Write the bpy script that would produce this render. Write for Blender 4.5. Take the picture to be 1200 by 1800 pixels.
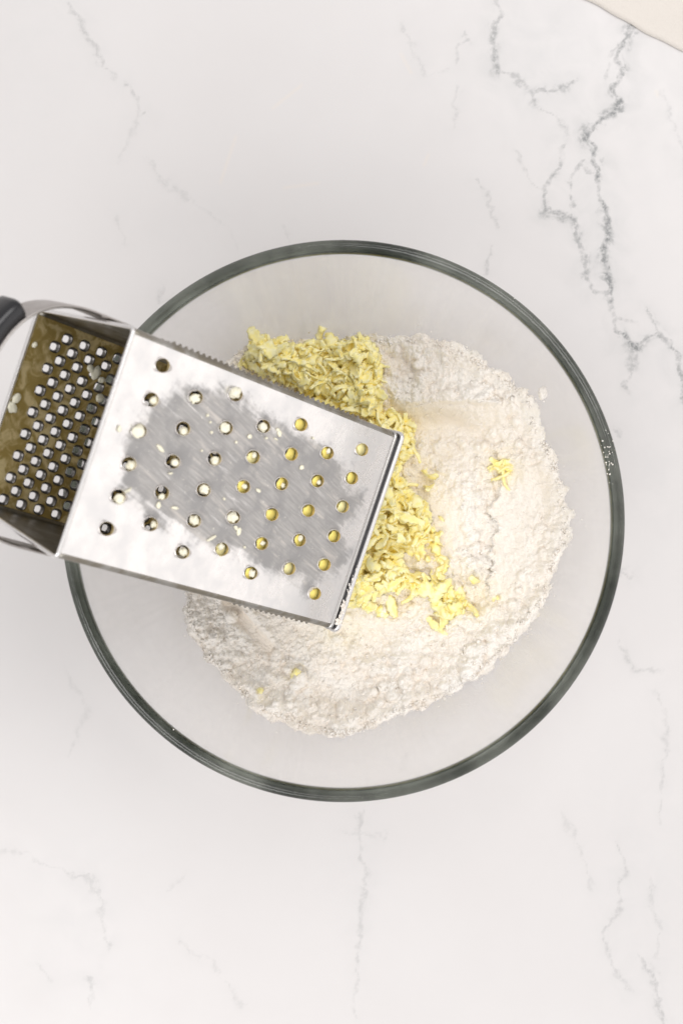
import bpy, bmesh, math, random
import numpy as np
from mathutils import Vector, Matrix, Quaternion
from mathutils.geometry import delaunay_2d_cdt
R = math.radians
for o in list(bpy.data.objects): bpy.data.objects.remove(o)
sc = bpy.context.scene
C = sc.collection
random.seed(7); rng = np.random.default_rng(7)

# ------------------------------------------------------------------ camera
H = 0.95; FP = 3047.0                       # camera height (m), focal length in photograph pixels
cam = bpy.data.cameras.new('camera'); cam_o = bpy.data.objects.new('camera', cam); C.objects.link(cam_o)
cam.sensor_fit = 'VERTICAL'; cam.sensor_height = 36; cam.lens = FP*36/1800
cam_o.location = (0, 0, H); cam.clip_start = .01; cam.clip_end = 20
cam.dof.use_dof = True; cam.dof.focus_distance = .875; cam.dof.aperture_fstop = 10
sc.camera = cam_o
# ------------------------------------------------------------------ room light
w = bpy.data.worlds.new('World'); sc.world = w; w.use_nodes = True
bg = w.node_tree.nodes['Background']; bg.inputs[0].default_value = (1, .984, .98, 1); bg.inputs[1].default_value = .72
def area(name, loc, target, sx, sy, power, col):
    l = bpy.data.lights.new(name, 'AREA'); l.shape = 'RECTANGLE'; l.size = sx; l.size_y = sy
    l.energy = power; l.color = col
    o = bpy.data.objects.new(name, l); C.objects.link(o); o.location = loc
    o.rotation_euler = (Vector(target)-Vector(loc)).to_track_quat('-Z', 'Y').to_euler()
    return o
area('window_light', (-.85, -1.1, 2.0), (0, 0, 0), 1.6, 1.4, 28, (1, .992, .985))
area('fill_light', (.75, .8, 2.1), (0, 0, 0), 1.5, 1.2, 19, (1, .985, .98))
area('reflector_light', (1.6, -.45, .6), (0, 0, .15), 2.0, 1.6, 6.3, (1, .97, .95))
sc.view_settings.view_transform = 'Standard'; sc.view_settings.look = 'None'
sc.view_settings.exposure = 0; sc.view_settings.gamma = 1
sc.render.engine = 'CYCLES'
sc.cycles.max_bounces = 16; sc.cycles.diffuse_bounces = 12; sc.cycles.transmission_bounces = 10; sc.cycles.transparent_max_bounces = 16
sc.cycles.glossy_bounces = 8; sc.cycles.caustics_reflective = False; sc.cycles.caustics_refractive = False

# ------------------------------------------------------------------ helpers
def P(x, y, z): return ((x-600)/FP*(H-z), (900-y)/FP*(H-z))      # measured photo position -> place at height z
def tag(o, label=None, cat=None, group=None, kind=None):
    if label: o['label'] = label
    if cat: o['category'] = cat
    if group: o['group'] = group
    if kind: o['kind'] = kind
    return o
def obj(name, me, parent=None, mat=None):
    o = bpy.data.objects.new(name, me); C.objects.link(o)
    if parent: o.parent = parent
    if mat and not me.materials: me.materials.append(mat)
    return o
def mesh(name, v, f, smooth=True, mat=None):
    me = bpy.data.meshes.new(name)
    if isinstance(v, np.ndarray) and isinstance(f, np.ndarray):
        me.vertices.add(len(v)); me.vertices.foreach_set('co', v.astype(np.float32).ravel())
        k = f.shape[1]; me.loops.add(f.size); me.loops.foreach_set('vertex_index', f.astype(np.int32).ravel())
        me.polygons.add(len(f)); me.polygons.foreach_set('loop_start', np.arange(0, f.size, k, dtype=np.int32))
        me.update(calc_edges=True); me.validate()
    else:
        me.from_pydata([tuple(p) for p in v], [], [tuple(q) for q in f]); me.update()
    me.polygons.foreach_set('use_smooth', np.full(len(me.polygons), smooth))
    if mat: me.materials.append(mat)
    return me
def attr(me, name, data):
    a = me.attributes.new(name, 'FLOAT', 'POINT'); a.data.foreach_set('value', np.asarray(data, dtype=np.float32))
def h2(ix, iy, s):
    n = (ix.astype(np.int64)*374761393 + iy.astype(np.int64)*668265263 + s*2147483647) & 0xffffffff
    n = ((n ^ (n >> 13))*1274126177) & 0xffffffff
    n = (n ^ (n >> 16)) & 0xffffffff
    return n/4294967295.0
def vnoise(x, y, s=0):
    ix, iy = np.floor(x), np.floor(y); fx, fy = x-ix, y-iy
    fx = fx*fx*(3-2*fx); fy = fy*fy*(3-2*fy)
    a, b, c, d = h2(ix, iy, s), h2(ix+1, iy, s), h2(ix, iy+1, s), h2(ix+1, iy+1, s)
    return (a*(1-fx)+b*fx)*(1-fy)+(c*(1-fx)+d*fx)*fy
def fbm(x, y, s=0, o=4):
    r, a, t = 0, 1, 0
    for k in range(o): r = r+a*vnoise(x*2**k, y*2**k, s+k*17); t += a; a *= .5
    return r/t
def domes(x, y, s, rad=.62):
    ix, iy = np.floor(x), np.floor(y); best = np.zeros_like(x)
    for dx in (-1, 0, 1):
        for dy in (-1, 0, 1):
            cx, cy = ix+dx, iy+dy
            px = cx+.15+.7*h2(cx, cy, s); py = cy+.15+.7*h2(cx, cy, s+5); rr = rad*(.55+.75*h2(cx, cy, s+9))
            d = 1-((x-px)**2+(y-py)**2)/rr**2
            best = np.maximum(best, np.sqrt(np.maximum(d, 0))*rr)
    return best
def seg_d(X, Y, a, b):
    ax, ay = a; bx, by = b; dx, dy = bx-ax, by-ay; L = dx*dx+dy*dy+1e-12
    t = np.clip(((X-ax)*dx+(Y-ay)*dy)/L, 0, 1)
    return np.hypot(X-ax-t*dx, Y-ay-t*dy)
def poly_sd(X, Y, pts):                                            # >0 inside
    d = np.full(X.shape, 1e9); ins = np.zeros(X.shape, bool); n = len(pts)
    for i in range(n):
        a, b = pts[i], pts[(i+1) % n]
        d = np.minimum(d, seg_d(X, Y, a, b))
        c = ((a[1] > Y) != (b[1] > Y)) & (X < (b[0]-a[0])*(Y-a[1])/((b[1]-a[1]) or 1e-9)+a[0])
        ins ^= c
    return np.where(ins, d, -d)
def sst(a, b, x): t = np.clip((x-a)/(b-a), 0, 1); return t*t*(3-2*t)
def sweep(path, ring, closed=False, up=None):
    """path: list of (point, side vector, up vector); ring: 2-D profile"""
    v, f = [], []; k = len(ring); n = len(path)
    for p, s, u in path:
        for a, b in ring: v.append(Vector(p)+Vector(s)*a+Vector(u)*b)
    for i in range(n if closed else n-1):
        for j in range(k):
            a, b = i*k+j, i*k+(j+1) % k; c, d = ((i+1) % n)*k+(j+1) % k, ((i+1) % n)*k+j
            f.append((a, b, c, d))
    if not closed: f.append(tuple(range(k))[::-1]); f.append(tuple((n-1)*k+j for j in range(k)))
    return v, f
def circ(r, n=10, rx=1, ry=1): return [(r*rx*math.cos(2*math.pi*i/n), r*ry*math.sin(2*math.pi*i/n)) for i in range(n)]

# ------------------------------------------------------------------ node helpers
class NT:
    def __init__(s, name):
        s.m = bpy.data.materials.new(name); s.m.use_nodes = True; s.t = s.m.node_tree
        s.b = s.t.nodes['Principled BSDF']; s.out = s.t.nodes['Material Output']
    def n(s, typ, ins=None, **kw):
        x = s.t.nodes.new(typ)
        for k, v in kw.items(): setattr(x, k, v)
        for k, v in (ins or {}).items():
            if isinstance(v, bpy.types.NodeSocket): s.t.links.new(v, x.inputs[k])
            else: x.inputs[k].default_value = v
        return x
    def math(s, op, a, b=0., c=0., clamp=False):
        x = s.n('ShaderNodeMath', {0: a, 1: b, 2: c}, operation=op); x.use_clamp = clamp; return x.outputs[0]
    def noise(s, vec, scale, detail=4, rough=.55, dist=0):
        return s.n('ShaderNodeTexNoise', {'Vector': vec, 'Scale': scale, 'Detail': detail, 'Roughness': rough, 'Distortion': dist}).outputs['Fac']
    def attr(s, name): return s.n('ShaderNodeAttribute', attribute_name=name).outputs['Fac']
    def coord(s): return s.n('ShaderNodeTexCoord').outputs['Object']
    def smooth(s, x, a, b, lo=0., hi=1.):
        return s.n('ShaderNodeMapRange', {0: x, 1: a, 2: b, 3: lo, 4: hi}, interpolation_type='SMOOTHSTEP').outputs[0]
    def mix(s, f, a, b):
        x = s.n('ShaderNodeMix', data_type='RGBA')
        for k, v in ((0, f), (6, a), (7, b)):
            if isinstance(v, bpy.types.NodeSocket): s.t.links.new(v, x.inputs[k])
            else: x.inputs[k].default_value = v if k == 0 else (*v, 1)
        return x.outputs[2]
    def set(s, **kw):
        for k, v in kw.items():
            k = k.replace('_', ' ')
            if isinstance(v, bpy.types.NodeSocket): s.t.links.new(v, s.b.inputs[k])
            else: s.b.inputs[k].default_value = (*v, 1) if isinstance(v, tuple) and len(v) == 3 and k != 'Subsurface Radius' else v
        return s
    def bump(s, h, strength, dist):
        x = s.n('ShaderNodeBump', {'Height': h, 'Strength': strength, 'Distance': dist})
        s.t.links.new(x.outputs[0], s.b.inputs['Normal'])
    def stretch(s, vec, rot, scale):
        return s.n('ShaderNodeMapping', {'Vector': vec, 'Rotation': rot, 'Scale': scale}, vector_type='TEXTURE').outputs[0]

# ---- marble
M = NT('white_marble'); co = M.coord()
vd, va, cd, ca = M.attr('vein'), M.attr('vein_amp'), M.attr('cloud_and_shade'), M.attr('warm')
n1 = M.noise(co, 260, 5, .65); n2 = M.noise(co, 60, 4, .6, .6); n3 = M.noise(co, 900, 3, .6)
dist = M.math('ADD', vd, M.math('MULTIPLY', M.math('SUBTRACT', n1, .5), .0040))
core = M.math('MAXIMUM', M.smooth(dist, .0001, .0022, 1, 0), M.math('MULTIPLY', M.smooth(dist, .0, .0050, 1, 0), M.smooth(n2, .5, .62)))
core = M.math('MULTIPLY', core, M.smooth(M.noise(co, 420, 4, .65), .25, .60))
halo = M.smooth(dist, 0., .017, 1, 0)
amp = M.math('MULTIPLY', va, M.smooth(n2, .22, .58))
k1 = M.math('MULTIPLY', core, amp, clamp=True); k1 = M.math('MULTIPLY', k1, 1.)
k2 = M.math('MULTIPLY', M.math('MULTIPLY', halo, va), M.smooth(n2, .25, .75)); k2 = M.math('MULTIPLY', k2, .5)
c0 = M.mix(M.noise(co, 9, 4, .55), (.605, .580, .573), (.655, .636, .63))
c0 = M.mix(M.math('MULTIPLY', cd, M.smooth(n2, .1, .9), clamp=True), c0, (.58, .568, .565))
c1 = M.mix(k2, c0, (.50, .495, .49)); c2 = M.mix(k1, c1, (.22, .225, .225))
c3 = M.mix(ca, c2, (.80, .66, .50))
M.set(Base_Color=c3, Roughness=M.smooth(n2, 0, 1, .28, .42)); M.b.inputs['IOR'].default_value = 1.45
M.bump(n3, .04, .0004); MARBLE = M.m

# ---- linen
M = NT('cream_linen'); co = M.coord()
wv = M.n('ShaderNodeTexWave', {'Vector': co, 'Scale': 420, 'Distortion': 1.2, 'Detail': 2}, wave_type='BANDS', bands_direction='X').outputs['Fac']
wh = M.n('ShaderNodeTexWave', {'Vector': co, 'Scale': 420, 'Distortion': 1.2, 'Detail': 2}, wave_type='BANDS', bands_direction='Y').outputs['Fac']
wb = M.math('MULTIPLY', wv, wh); nn = M.noise(co, 500, 3)
M.set(Base_Color=M.mix(M.math('MULTIPLY', wb, nn), (.71, .66, .605), (.77, .73, .685)), Roughness=.9)
M.bump(M.math('ADD', wb, M.noise(co, 90, 3)), .5, .0006); LINEN = M.m

# ---- flour
M = NT('white_flour'); co = M.coord()
n1 = M.noise(co, 1400, 3, .7); n2 = M.noise(co, 50, 3)
fc = M.mix(M.smooth(n2, .3, .7), (.935, .87, .79), (.95, .91, .855))
fc = M.mix(M.math('MULTIPLY', M.attr('slope_shade'), .65), fc, (.90, .815, .71))  # tan tint on smoothed flour stands in for shade on the scooped slopes
fc = M.mix(M.math('MULTIPLY', M.attr('buttery'), .8, clamp=True), fc, (.93, .82, .56))
M.set(Base_Color=fc, Roughness=.95)
M.set(Subsurface_Weight=.0, Subsurface_Radius=(.0015, .0010, .0007)); M.b.inputs['Subsurface Scale'].default_value = 1.0
M.b.inputs['Specular IOR Level'].default_value = .15
vo = M.n('ShaderNodeTexVoronoi', {'Vector': co, 'Scale': 1100}, feature='SMOOTH_F1').outputs[0]
M.bump(M.math('SUBTRACT', n1, M.math('MULTIPLY', vo, .9)), .7, .0006); FLOUR = M.m

# ---- butter
def butter(name, a, b, tl=0):
    M = NT(name); co = M.coord(); n1 = M.noise(co, 350, 4, .6)
    M.set(Base_Color=M.mix(M.smooth(n1, .38, .58), a, b), Roughness=.5)
    M.b.inputs['Specular IOR Level'].default_value = .3
    M.bump(n1, .2, .0004)
    if tl:                                                           # butter lets light through
        t = M.n('ShaderNodeBsdfTranslucent', {0: (*b, 1)}); x = M.n('ShaderNodeMixShader', {0: tl, 1: M.b.outputs[0], 2: t.outputs[0]})
        M.t.links.new(x.outputs[0], M.out.inputs[0])
    return M.m
BUTTER = butter('pale_yellow_butter', (1, .89, .36), (1, .935, .56))
BUTTER_LIT = butter('lit_through_butter', (1, .78, .10), (1, .88, .34), 0.)  # deeper yellow stands in for light glowing through the butter
BUTTER_PALE = butter('whitish_butter', (.86, .80, .58), (.90, .87, .74), 0.)

# ---- metals
def steel(name, col, rough, film=None, filmc=(.35, .30, .14)):
    M = NT(name); co = M.coord(); n = M.noise(co, 120, 4, .6); st = M.noise(M.stretch(co, (0, 0, .3), (1, .06, 1)), 900, 3, .6)
    c = M.mix(M.smooth(n, .3, .8), col, tuple(x*.86 for x in col))
    r = M.math('ADD', M.smooth(n, .2, .8, rough, rough*1.7), M.math('MULTIPLY', st, .06))
    if film:
        g = M.smooth(M.noise(co, film, 5, .6, .8), .34, .58); c = M.mix(g, c, filmc); r = M.math('ADD', r, M.math('MULTIPLY', g, .1))
    M.set(Base_Color=c, Metallic=1., Roughness=r); M.bump(M.math('ADD', n, M.math('MULTIPLY', st, .3)), .12, .0006); return M.m
STEEL = steel('stainless_steel', (.66, .64, .62), .16)
RIM_STEEL = steel('polished_rim_steel', (.86, .84, .83), .2)
INNER = steel('buttery_gold_lit_inner_steel', (.85, .70, .38), .22, 130, (.40, .29, .09))  # butter film, plus golden reflections inside the box put into the colour
INNER.node_tree.nodes['Principled BSDF'].inputs['Metallic'].default_value = .6; INNER.node_tree.nodes['Bump'].inputs['Strength'].default_value = .5
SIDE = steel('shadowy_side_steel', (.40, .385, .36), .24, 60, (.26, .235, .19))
DARK = steel('shaded_channel_steel', (.16, .16, .165), .35)  # near-black colour stands in for the groove's shade and dark reflections
BLACK = NT('black_plastic').set(Base_Color=(.012, .012, .014), Roughness=.14).m
M = NT('smeared_face_steel'); co = M.coord()
sd, sc_ = M.attr('smear'), M.attr('scratch')
vs = M.stretch(co, (0, 0, M_ROT := 0.0), (1, 1, 1)); M_FACE = (M, co, sd, sc_, vs)

# ---- glass
M = NT('clear_bowl_glass'); co = M.coord()
tr = M.n('ShaderNodeBsdfTransparent', {0: (.995, .995, .995, 1)}); gl = M.n('ShaderNodeBsdfGlossy', {'Roughness': .16, 'Color': (1, 1, 1, 1)})
df = M.n('ShaderNodeBsdfDiffuse', {0: (.95, .93, .925, 1)}); tl = M.n('ShaderNodeBsdfTranslucent', {0: (.95, .93, .925, 1)})
dd = M.n('ShaderNodeMixShader', {0: .3, 1: df.outputs[0], 2: tl.outputs[0]})
fr = M.n('ShaderNodeFresnel', {'IOR': 1.48}).outputs[0]
a = M.n('ShaderNodeMixShader', {0: M.math('MULTIPLY', fr, .10), 1: tr.outputs[0], 2: gl.outputs[0]})
du = M.attr('dust'); sp = M.smooth(M.noise(co, 2600, 2, .7), .56, .66); cl = M.noise(co, 38, 4, .6)
k = M.math('ADD', M.math('MULTIPLY', sp, M.math('MULTIPLY', du, .4)), M.math('MULTIPLY', M.smooth(cl, .25, .8, .06, .16), 1.), clamp=True); k = M.math('ADD', k, M.math('MULTIPLY', M.attr('streak'), .07))
bb = M.n('ShaderNodeMixShader', {0: k, 1: a.outputs[0], 2: dd.outputs[0]})
M.t.links.new(bb.outputs[0], M.out.inputs[0]); GLASS = M.m
M = NT('green_dark_reflection_glass'); co = M.coord()  # greenish cast, darkened by a dark room's reflections put into the tint
M.set(Base_Color=M.mix(M.smooth(M.noise(co, 22, 4), .32, .68), (.05, .06, .048), (.30, .33, .29)), Roughness=.05, Transmission_Weight=1.0, IOR=1.5); M.bump(M.math('ADD', M.noise(co, 45, 3), M.math('MULTIPLY', M.noise(co, 300, 3), .15)), .5, .0012); RIMGLASS = M.m

# ------------------------------------------------------------------ tabletop (one sheet, veins follow the stone)
def axis(lo, hi, step):
    fine = np.arange(lo, hi, step); k = np.array([.02, .06, .14, .3, .6, 1.1])
    return np.concatenate([(lo-k)[::-1], fine, hi+k])
gx = axis(-.20, .20, .0011); gy = axis(-.295, .295, .0011)
X, Y = np.meshgrid(gx, gy); PX = 600+X*FP/H; PY = 900-Y*FP/H
WX = PX+(fbm(PX/26, PY/26, 3)-.5)*26+(fbm(PX/7, PY/7, 8, 3)-.5)*7; WY = PY+(fbm(PX/26, PY/26, 31)-.5)*26+(fbm(PX/7, PY/7, 41, 3)-.5)*7
veins = [  # (strength, points)
 (1.0, [(1110, 48), (1098, 80), (1082, 100), (1090, 130), (1078, 160), (1092, 178), (1070, 205), (1040, 218), (1031, 235), (1038, 262), (1050, 300), (1052, 335), (1060, 370), (1064, 420), (1060, 470), (1070, 520), (1080, 560), (1090, 592), (1110, 605), (1125, 600)]),
 (.75, [(988, 250), (980, 300), (958, 335), (957, 375), (1003, 383), (1015, 410), (1026, 450), (1030, 490), (1058, 515), (1075, 545)]),
 (.55, [(1026, 280), (1005, 310), (1000, 360)]), (.5, [(1026, 290), (1040, 318), (1052, 330)]),
 (.8, [(1125, 600), (1155, 590), (1175, 600), (1190, 630), (1200, 690), (1215, 720)]),
 (.6, [(1140, 550), (1155, 575), (1170, 595)]), (.45, [(1088, 555), (1118, 570)]),
 (.7, [(875, 30), (868, 60), (872, 90), (868, 130)]), (.45, [(870, 130), (915, 140), (935, 160)]),
 (.6, [(935, 160), (960, 152), (985, 155), (1010, 148)]), (.5, [(935, 160), (940, 180)]), (.35, [(945, 185), (980, 215), (998, 232)]),
 (.45, [(875, -10), (875, 30)]), (.45, [(1065, 130), (1072, 90), (1090, 75)]),
 (.55, [(118, 0), (125, 22), (150, 50), (160, 80), (180, 118), (200, 136)]), (.65, [(222, 155), (235, 178), (245, 205), (258, 205)]),
 (.3, [(245, 205), (225, 240), (205, 280)]), (.28, [(258, 275), (300, 330), (360, 365), (400, 400), (415, 435)]), (.3, [(205, 380), (215, 425)]), (.35, [(500, 395), (512, 420)]),
 (.5, [(812, 60), (822, 75), (805, 90), (800, 110)]), (.35, [(710, 40), (720, 100), (750, 130), (790, 120)]), (.4, [(808, 150), (800, 220)]),
 (.35, [(860, 430), (857, 480)]), (.3, [(840, 320), (880, 400)]), (.25, [(905, 270), (925, 300), (950, 335)]),
 (.45, [(1100, 690), (1105, 640), (1115, 610)]), (.35, [(1075, 760), (1090, 770)]), (.35, [(1085, 1000), (1110, 1010)]),
 (.4, [(1150, 1210), (1165, 1260), (1170, 1320), (1165, 1390), (1160, 1450)]), (.3, [(1090, 1130), (1120, 1180), (1170, 1180)]),
 (.5, [(1085, 1480), (1100, 1540), (1088, 1590), (1060, 1640), (1075, 1690), (1110, 1740)]), (.65, [(1125, 1680), (1150, 1715), (1158, 1750), (1162, 1800)]),
 (.3, [(990, 1430), (1020, 1490), (1040, 1560)]), (.35, [(1145, 1540), (1155, 1620), (1150, 1680)]),
 (.45, [(640, 1420), (630, 1470), (640, 1530), (636, 1600), (625, 1670), (630, 1740), (622, 1790)]), (.3, [(600, 1460), (680, 1470)]),
 (.45, [(60, 1515), (110, 1530), (165, 1545), (175, 1580), (182, 1630), (188, 1665)]), (.3, [(0, 1495), (50, 1500), (75, 1520)]),
 (.55, [(160, 1715), (158, 1740), (165, 1775)]), (.3, [(70, 1690), (85, 1720)]), (.3, [(320, 1655), (380, 1700), (430, 1765)]),
 (.22, [(290, 1570), (330, 1530)]), (.22, [(120, 1180), (150, 1250), (120, 1330)]), (.25, [(1160, 160), (1190, 240), (1210, 300)]),
 (.35, [(400, 920), (520, 860), (560, 700), (520, 520)]), (.3, [(700, 450), (660, 540)]), (.3, [(750, 1290), (700, 1350)]),
 (.35, [(285, 505), (275, 535), (310, 520)])]
veins = [(s_*(.62 if min(q[1] for q in p_) > 1150 or max(q[0] for q in p_) < 850 else 1.05), p_) for s_, p_ in veins]
vd = np.full(X.shape, 99.); va = np.zeros(X.shape)
for s, pts in veins:
    for a, b in zip(pts[:-1], pts[1:]):
        d = seg_d(WX, WY, a, b); q = d/(.5+.5*s)
        upd = q < vd; vd = np.where(upd, q, vd); va = np.where(upd, s, va)
va = np.where(vd > 60, 0, va)
cloud_and_shade = np.zeros(X.shape)
for s, cx, cy, rx, ry in [(.55, 960, 90, 110, 130), (.3, 1150, 150, 90, 200), (.35, 1140, 840, 60, 150), (.3, 1130, 1560, 110, 260), (.22, 640, 1520, 60, 160), (.25, 130, 1620, 90, 140),  # grey stone clouds; the patch right of the bowl paints its soft shadow
                          (.3, 1050, 430, 70, 180), (.2, 330, 380, 120, 60), (.2, 790, 100, 90, 80), (.4, 1150, 640, 70, 60), (.2, 30, 60, 140, 240)]:
    cloud_and_shade = np.maximum(cloud_and_shade, 2.0*s*np.exp(-(((WX-cx)/rx)**2+((WY-cy)/ry)**2)))
warm = np.zeros(X.shape)
for a, b in [((415, 240), (388, 320)), ((704, 95), (722, 128)), ((752, 272), (745, 290)), ((1152, 160), (1155, 168)), ((500, 330), (560, 322)), ((480, 190), (530, 150))]:
    warm = np.maximum(warm, .18*np.clip(1-seg_d(PX, PY, a, b)/4, 0, 1))
ny, nx = X.shape; idx = np.arange(nx*ny).reshape(ny, nx)
F = np.stack([idx[:-1, :-1], idx[:-1, 1:], idx[1:, 1:], idx[1:, :-1]], -1).reshape(-1, 4)
me = mesh('marble_tabletop', np.stack([X, Y, 0*X], -1).reshape(-1, 3), F, True, MARBLE)
attr(me, 'vein', (vd*H/FP).ravel()); attr(me, 'vein_amp', va.ravel()); attr(me, 'cloud_and_shade', cloud_and_shade.ravel()); attr(me, 'warm', warm.ravel())
tag(obj('marble_tabletop', me), 'white marble tabletop with grey veins under the glass bowl', None, None, 'structure')

# ------------------------------------------------------------------ linen cloth, top right corner
p0 = Vector((*P(1032, 0, .003), 0)); p1 = Vector((*P(1200, 88, .003), 0)); e = (p1-p0).normalized(); nrm = Vector((-e.y, e.x, 0))
if nrm.x+nrm.y < 0: nrm = -nrm
v = []; nu, nv = 90, 60
for j in range(nv+1):
    for i in range(nu+1):
        s = -.06+.26*i/nu; t = .17*j/nv
        edge = .00025*math.sin(s*300)+.0005*math.sin(s*95+1)
        q = p0+e*s+nrm*(t+edge*max(0, 1-t/.02))
        z = .0012+.0008*min(1, t/.006)+.0012*math.sin(q.x*70+q.y*40)*min(1, t/.02)+.0006*math.sin(q.x*31-q.y*120)*min(1, t/.02)
        v.append((q.x, q.y, z))
f = [(j*(nu+1)+i, j*(nu+1)+i+1, (j+1)*(nu+1)+i+1, (j+1)*(nu+1)+i) for j in range(nv) for i in range(nu)]
me = mesh('linen_cloth', v, f, True, LINEN); o = obj('linen_cloth', me)
md = o.modifiers.new('thick', 'SOLIDIFY'); md.thickness = .0008; md.offset = -1
tag(o, 'cream linen cloth lying on the marble in the corner above the bowl', 'cloth')

# ------------------------------------------------------------------ glass bowl
BC = Vector((*P(603, 916, .115), 0)); RO, HB, R0 = .1362, .115, .036
def zin(r):
    t = np.clip((np.asarray(r, float)-R0)/(RO-.0060-R0), 0, 1)
    return .0045+(HB-.0045)*(1-np.sqrt(np.maximum(1-t*t*.985, 0)))/(1-math.sqrt(.015))
def lathe(prof, n, closed=True):
    v, f = [], []; k = len(prof)
    for i in range(n):
        a = 2*math.pi*i/n
        for r, z in prof: v.append((r*math.cos(a), r*math.sin(a), z))
    for i in range(n):
        for j in range(k if closed else k-1):
            f.append((i*k+j, ((i+1) % n)*k+j, ((i+1) % n)*k+(j+1) % k, i*k+(j+1) % k))
    return v, f
bowl = bpy.data.objects.new('glass_bowl', None); C.objects.link(bowl); bowl.location = BC
tag(bowl, 'large clear glass mixing bowl with thick greenish rim holding flour and butter', 'bowl')
tt = np.linspace(0, 1, 46); rin = R0+(RO-.0060-R0)*np.sin(tt*math.pi/2)**.9
prof_i = [(.0004, .0045), (.012, .0045), (.025, .0045)]+[(float(r), float(zin(r))) for r in rin if zin(r) < HB-.006]
def off(i):
    a = prof_i[max(i-1, 0)]; b = prof_i[min(i+1, len(prof_i)-1)]; d = Vector((b[0]-a[0], b[1]-a[1])).normalized()
    return (prof_i[i][0]+d.y*.0038, max(prof_i[i][1]-d.x*.0038, .0006))
prof_o = [off(i) for i in range(len(prof_i))]; prof_o[0] = (.0004, .0006)
v, f = lathe(prof_i+prof_o[::-1], 420)
me = mesh('bowl_wall', v, f, True, GLASS)
vv = np.array([tuple(q) for q in v]); rr = np.hypot(vv[:, 0], vv[:, 1])
th_ = np.arctan2(vv[:, 1], vv[:, 0])
attr(me, 'streak', sst(.08, .105, rr)*sst(.45, .75, fbm((th_+4)*26, rr*22, 44, 4)))
attr(me, 'dust', sst(.075, .095, rr)*(1-sst(.108, .122, rr))*np.clip(.35+.65*(vv[:, 0]/.12)+.25*(-vv[:, 1]/.12), .08, 1))
obj('bowl_wall', me, bowl)
rt = prof_i[-1]
rp = [(RO-.0066, HB-.0085), (RO-.0068, HB-.0050), (RO-.0062, HB-.0028), (RO-.0052, HB-.0018), (RO-.0045, HB-.0009), (RO-.0034, HB-.0001), (RO-.0022, HB-.0001), (RO-.0012, HB-.0007), (RO-.0004, HB-.002), (RO, HB-.0045), (RO-.0003, HB-.009),
      (RO-.0012, HB-.0115), (RO-.0035, HB-.0120)]
v, f = lathe(rp[::-1], 220); obj('bowl_rim', mesh('bowl_rim', v, f, True, RIMGLASS), bowl)

# ------------------------------------------------------------------ flour
def flour_xy(px, py):
    z = .03
    for _ in range(4):
        x, y = P(px, py, z); z = float(zin(math.hypot(x-BC.x, y-BC.y)))+.003
    return x, y
outline = [(405, 632), (440, 604), (480, 590), (560, 600), (640, 590), (700, 592), (745, 588), (800, 605), (850, 630), (900, 668), (935, 700), (950, 745), (975, 800), (992, 850), (1003, 905),
           (1001, 950), (982, 990), (965, 1050), (930, 1100), (890, 1150), (840, 1195), (790, 1225), (740, 1245), (690, 1262), (640, 1285), (600, 1298), (560, 1292), (500, 1275), (440, 1245),
           (400, 1195), (362, 1160), (334, 1112), (322, 1075), (330, 1020), (310, 960), (300, 880), (315, 760), (355, 680)]
OUT = [flour_xy(*p) for p in outline]
st = .00037
gx = np.arange(-.10, .13, st); gy = np.arange(-.135, .11, st); X, Y = np.meshgrid(gx, gy)
K = FP/(H-.042); PX = 600+X*K; PY = 900-Y*K
sdv = poly_sd(X+(fbm(X/.006, Y/.006, 61, 4)-.5)*.006, Y+(fbm(X/.006, Y/.006, 67, 4)-.5)*.006, OUT)
RB = np.hypot(X-BC.x, Y-BC.y); ZB = zin(RB)
zt = .036+.010*sst(.02, .10, X)+.0035*(fbm(X/.045, Y/.045, 71)-.5)*2
lvl = np.maximum(zt-ZB, .0042)
th = lvl*(1-np.exp(-np.maximum(sdv, 0)*.85/lvl))
smooth = np.zeros(X.shape); dz = np.zeros(X.shape)
# scraped groove, upper right
a, b = (655, 697), (918, 712); ux, uy = (b[0]-a[0]), (b[1]-a[1]); L = math.hypot(ux, uy); ux /= L; uy /= L
tp = (PX-a[0])*ux+(PY-a[1])*uy; sp = -(PX-a[0])*uy+(PY-a[1])*ux+(fbm(PX/40, PY/40, 5)-.5)*14+(fbm(PX/90, PY/30, 6, 3)-.5)*22*sst(10, 60, (PY-700))
tp2 = tp+(fbm(PX/30, PY/18, 8, 4)-.5)*60
w_ = sst(-40, 70, tp2)*(1-sst(L-110, L+10, tp2))
dz += w_*np.where(sp < 0, .0075*np.exp(sp/22), np.where(sp < 60, .0075-.0158*sst(-3, 50, sp), -.0083*(1-sst(60, 130, sp))))
smooth = np.maximum(smooth, .92*w_*sst(-4, 6, sp)*(1-sst(44, 82, sp)))
# crevice with raised right side
def linex(pts, y): return np.interp(y, [p[1] for p in pts], [p[0] for p in pts])
lx = linex([(900, 780), (884, 820), (872, 870), (868, 930), (862, 1000), (846, 1070)], PY)+(fbm(PX/30, PY/30, 15)-.5)*44
w_ = sst(790, 850, PY)*(1-sst(1010, 1080, PY)); s = PX-lx
dz += w_*np.where(s > 0, .0030*np.exp(-s/45), -.0026*np.exp(s/22))
streak = w_*sst(0, 6, s)*(1-sst(45, 75, s)); smooth = np.maximum(smooth, .7*streak)
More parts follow.
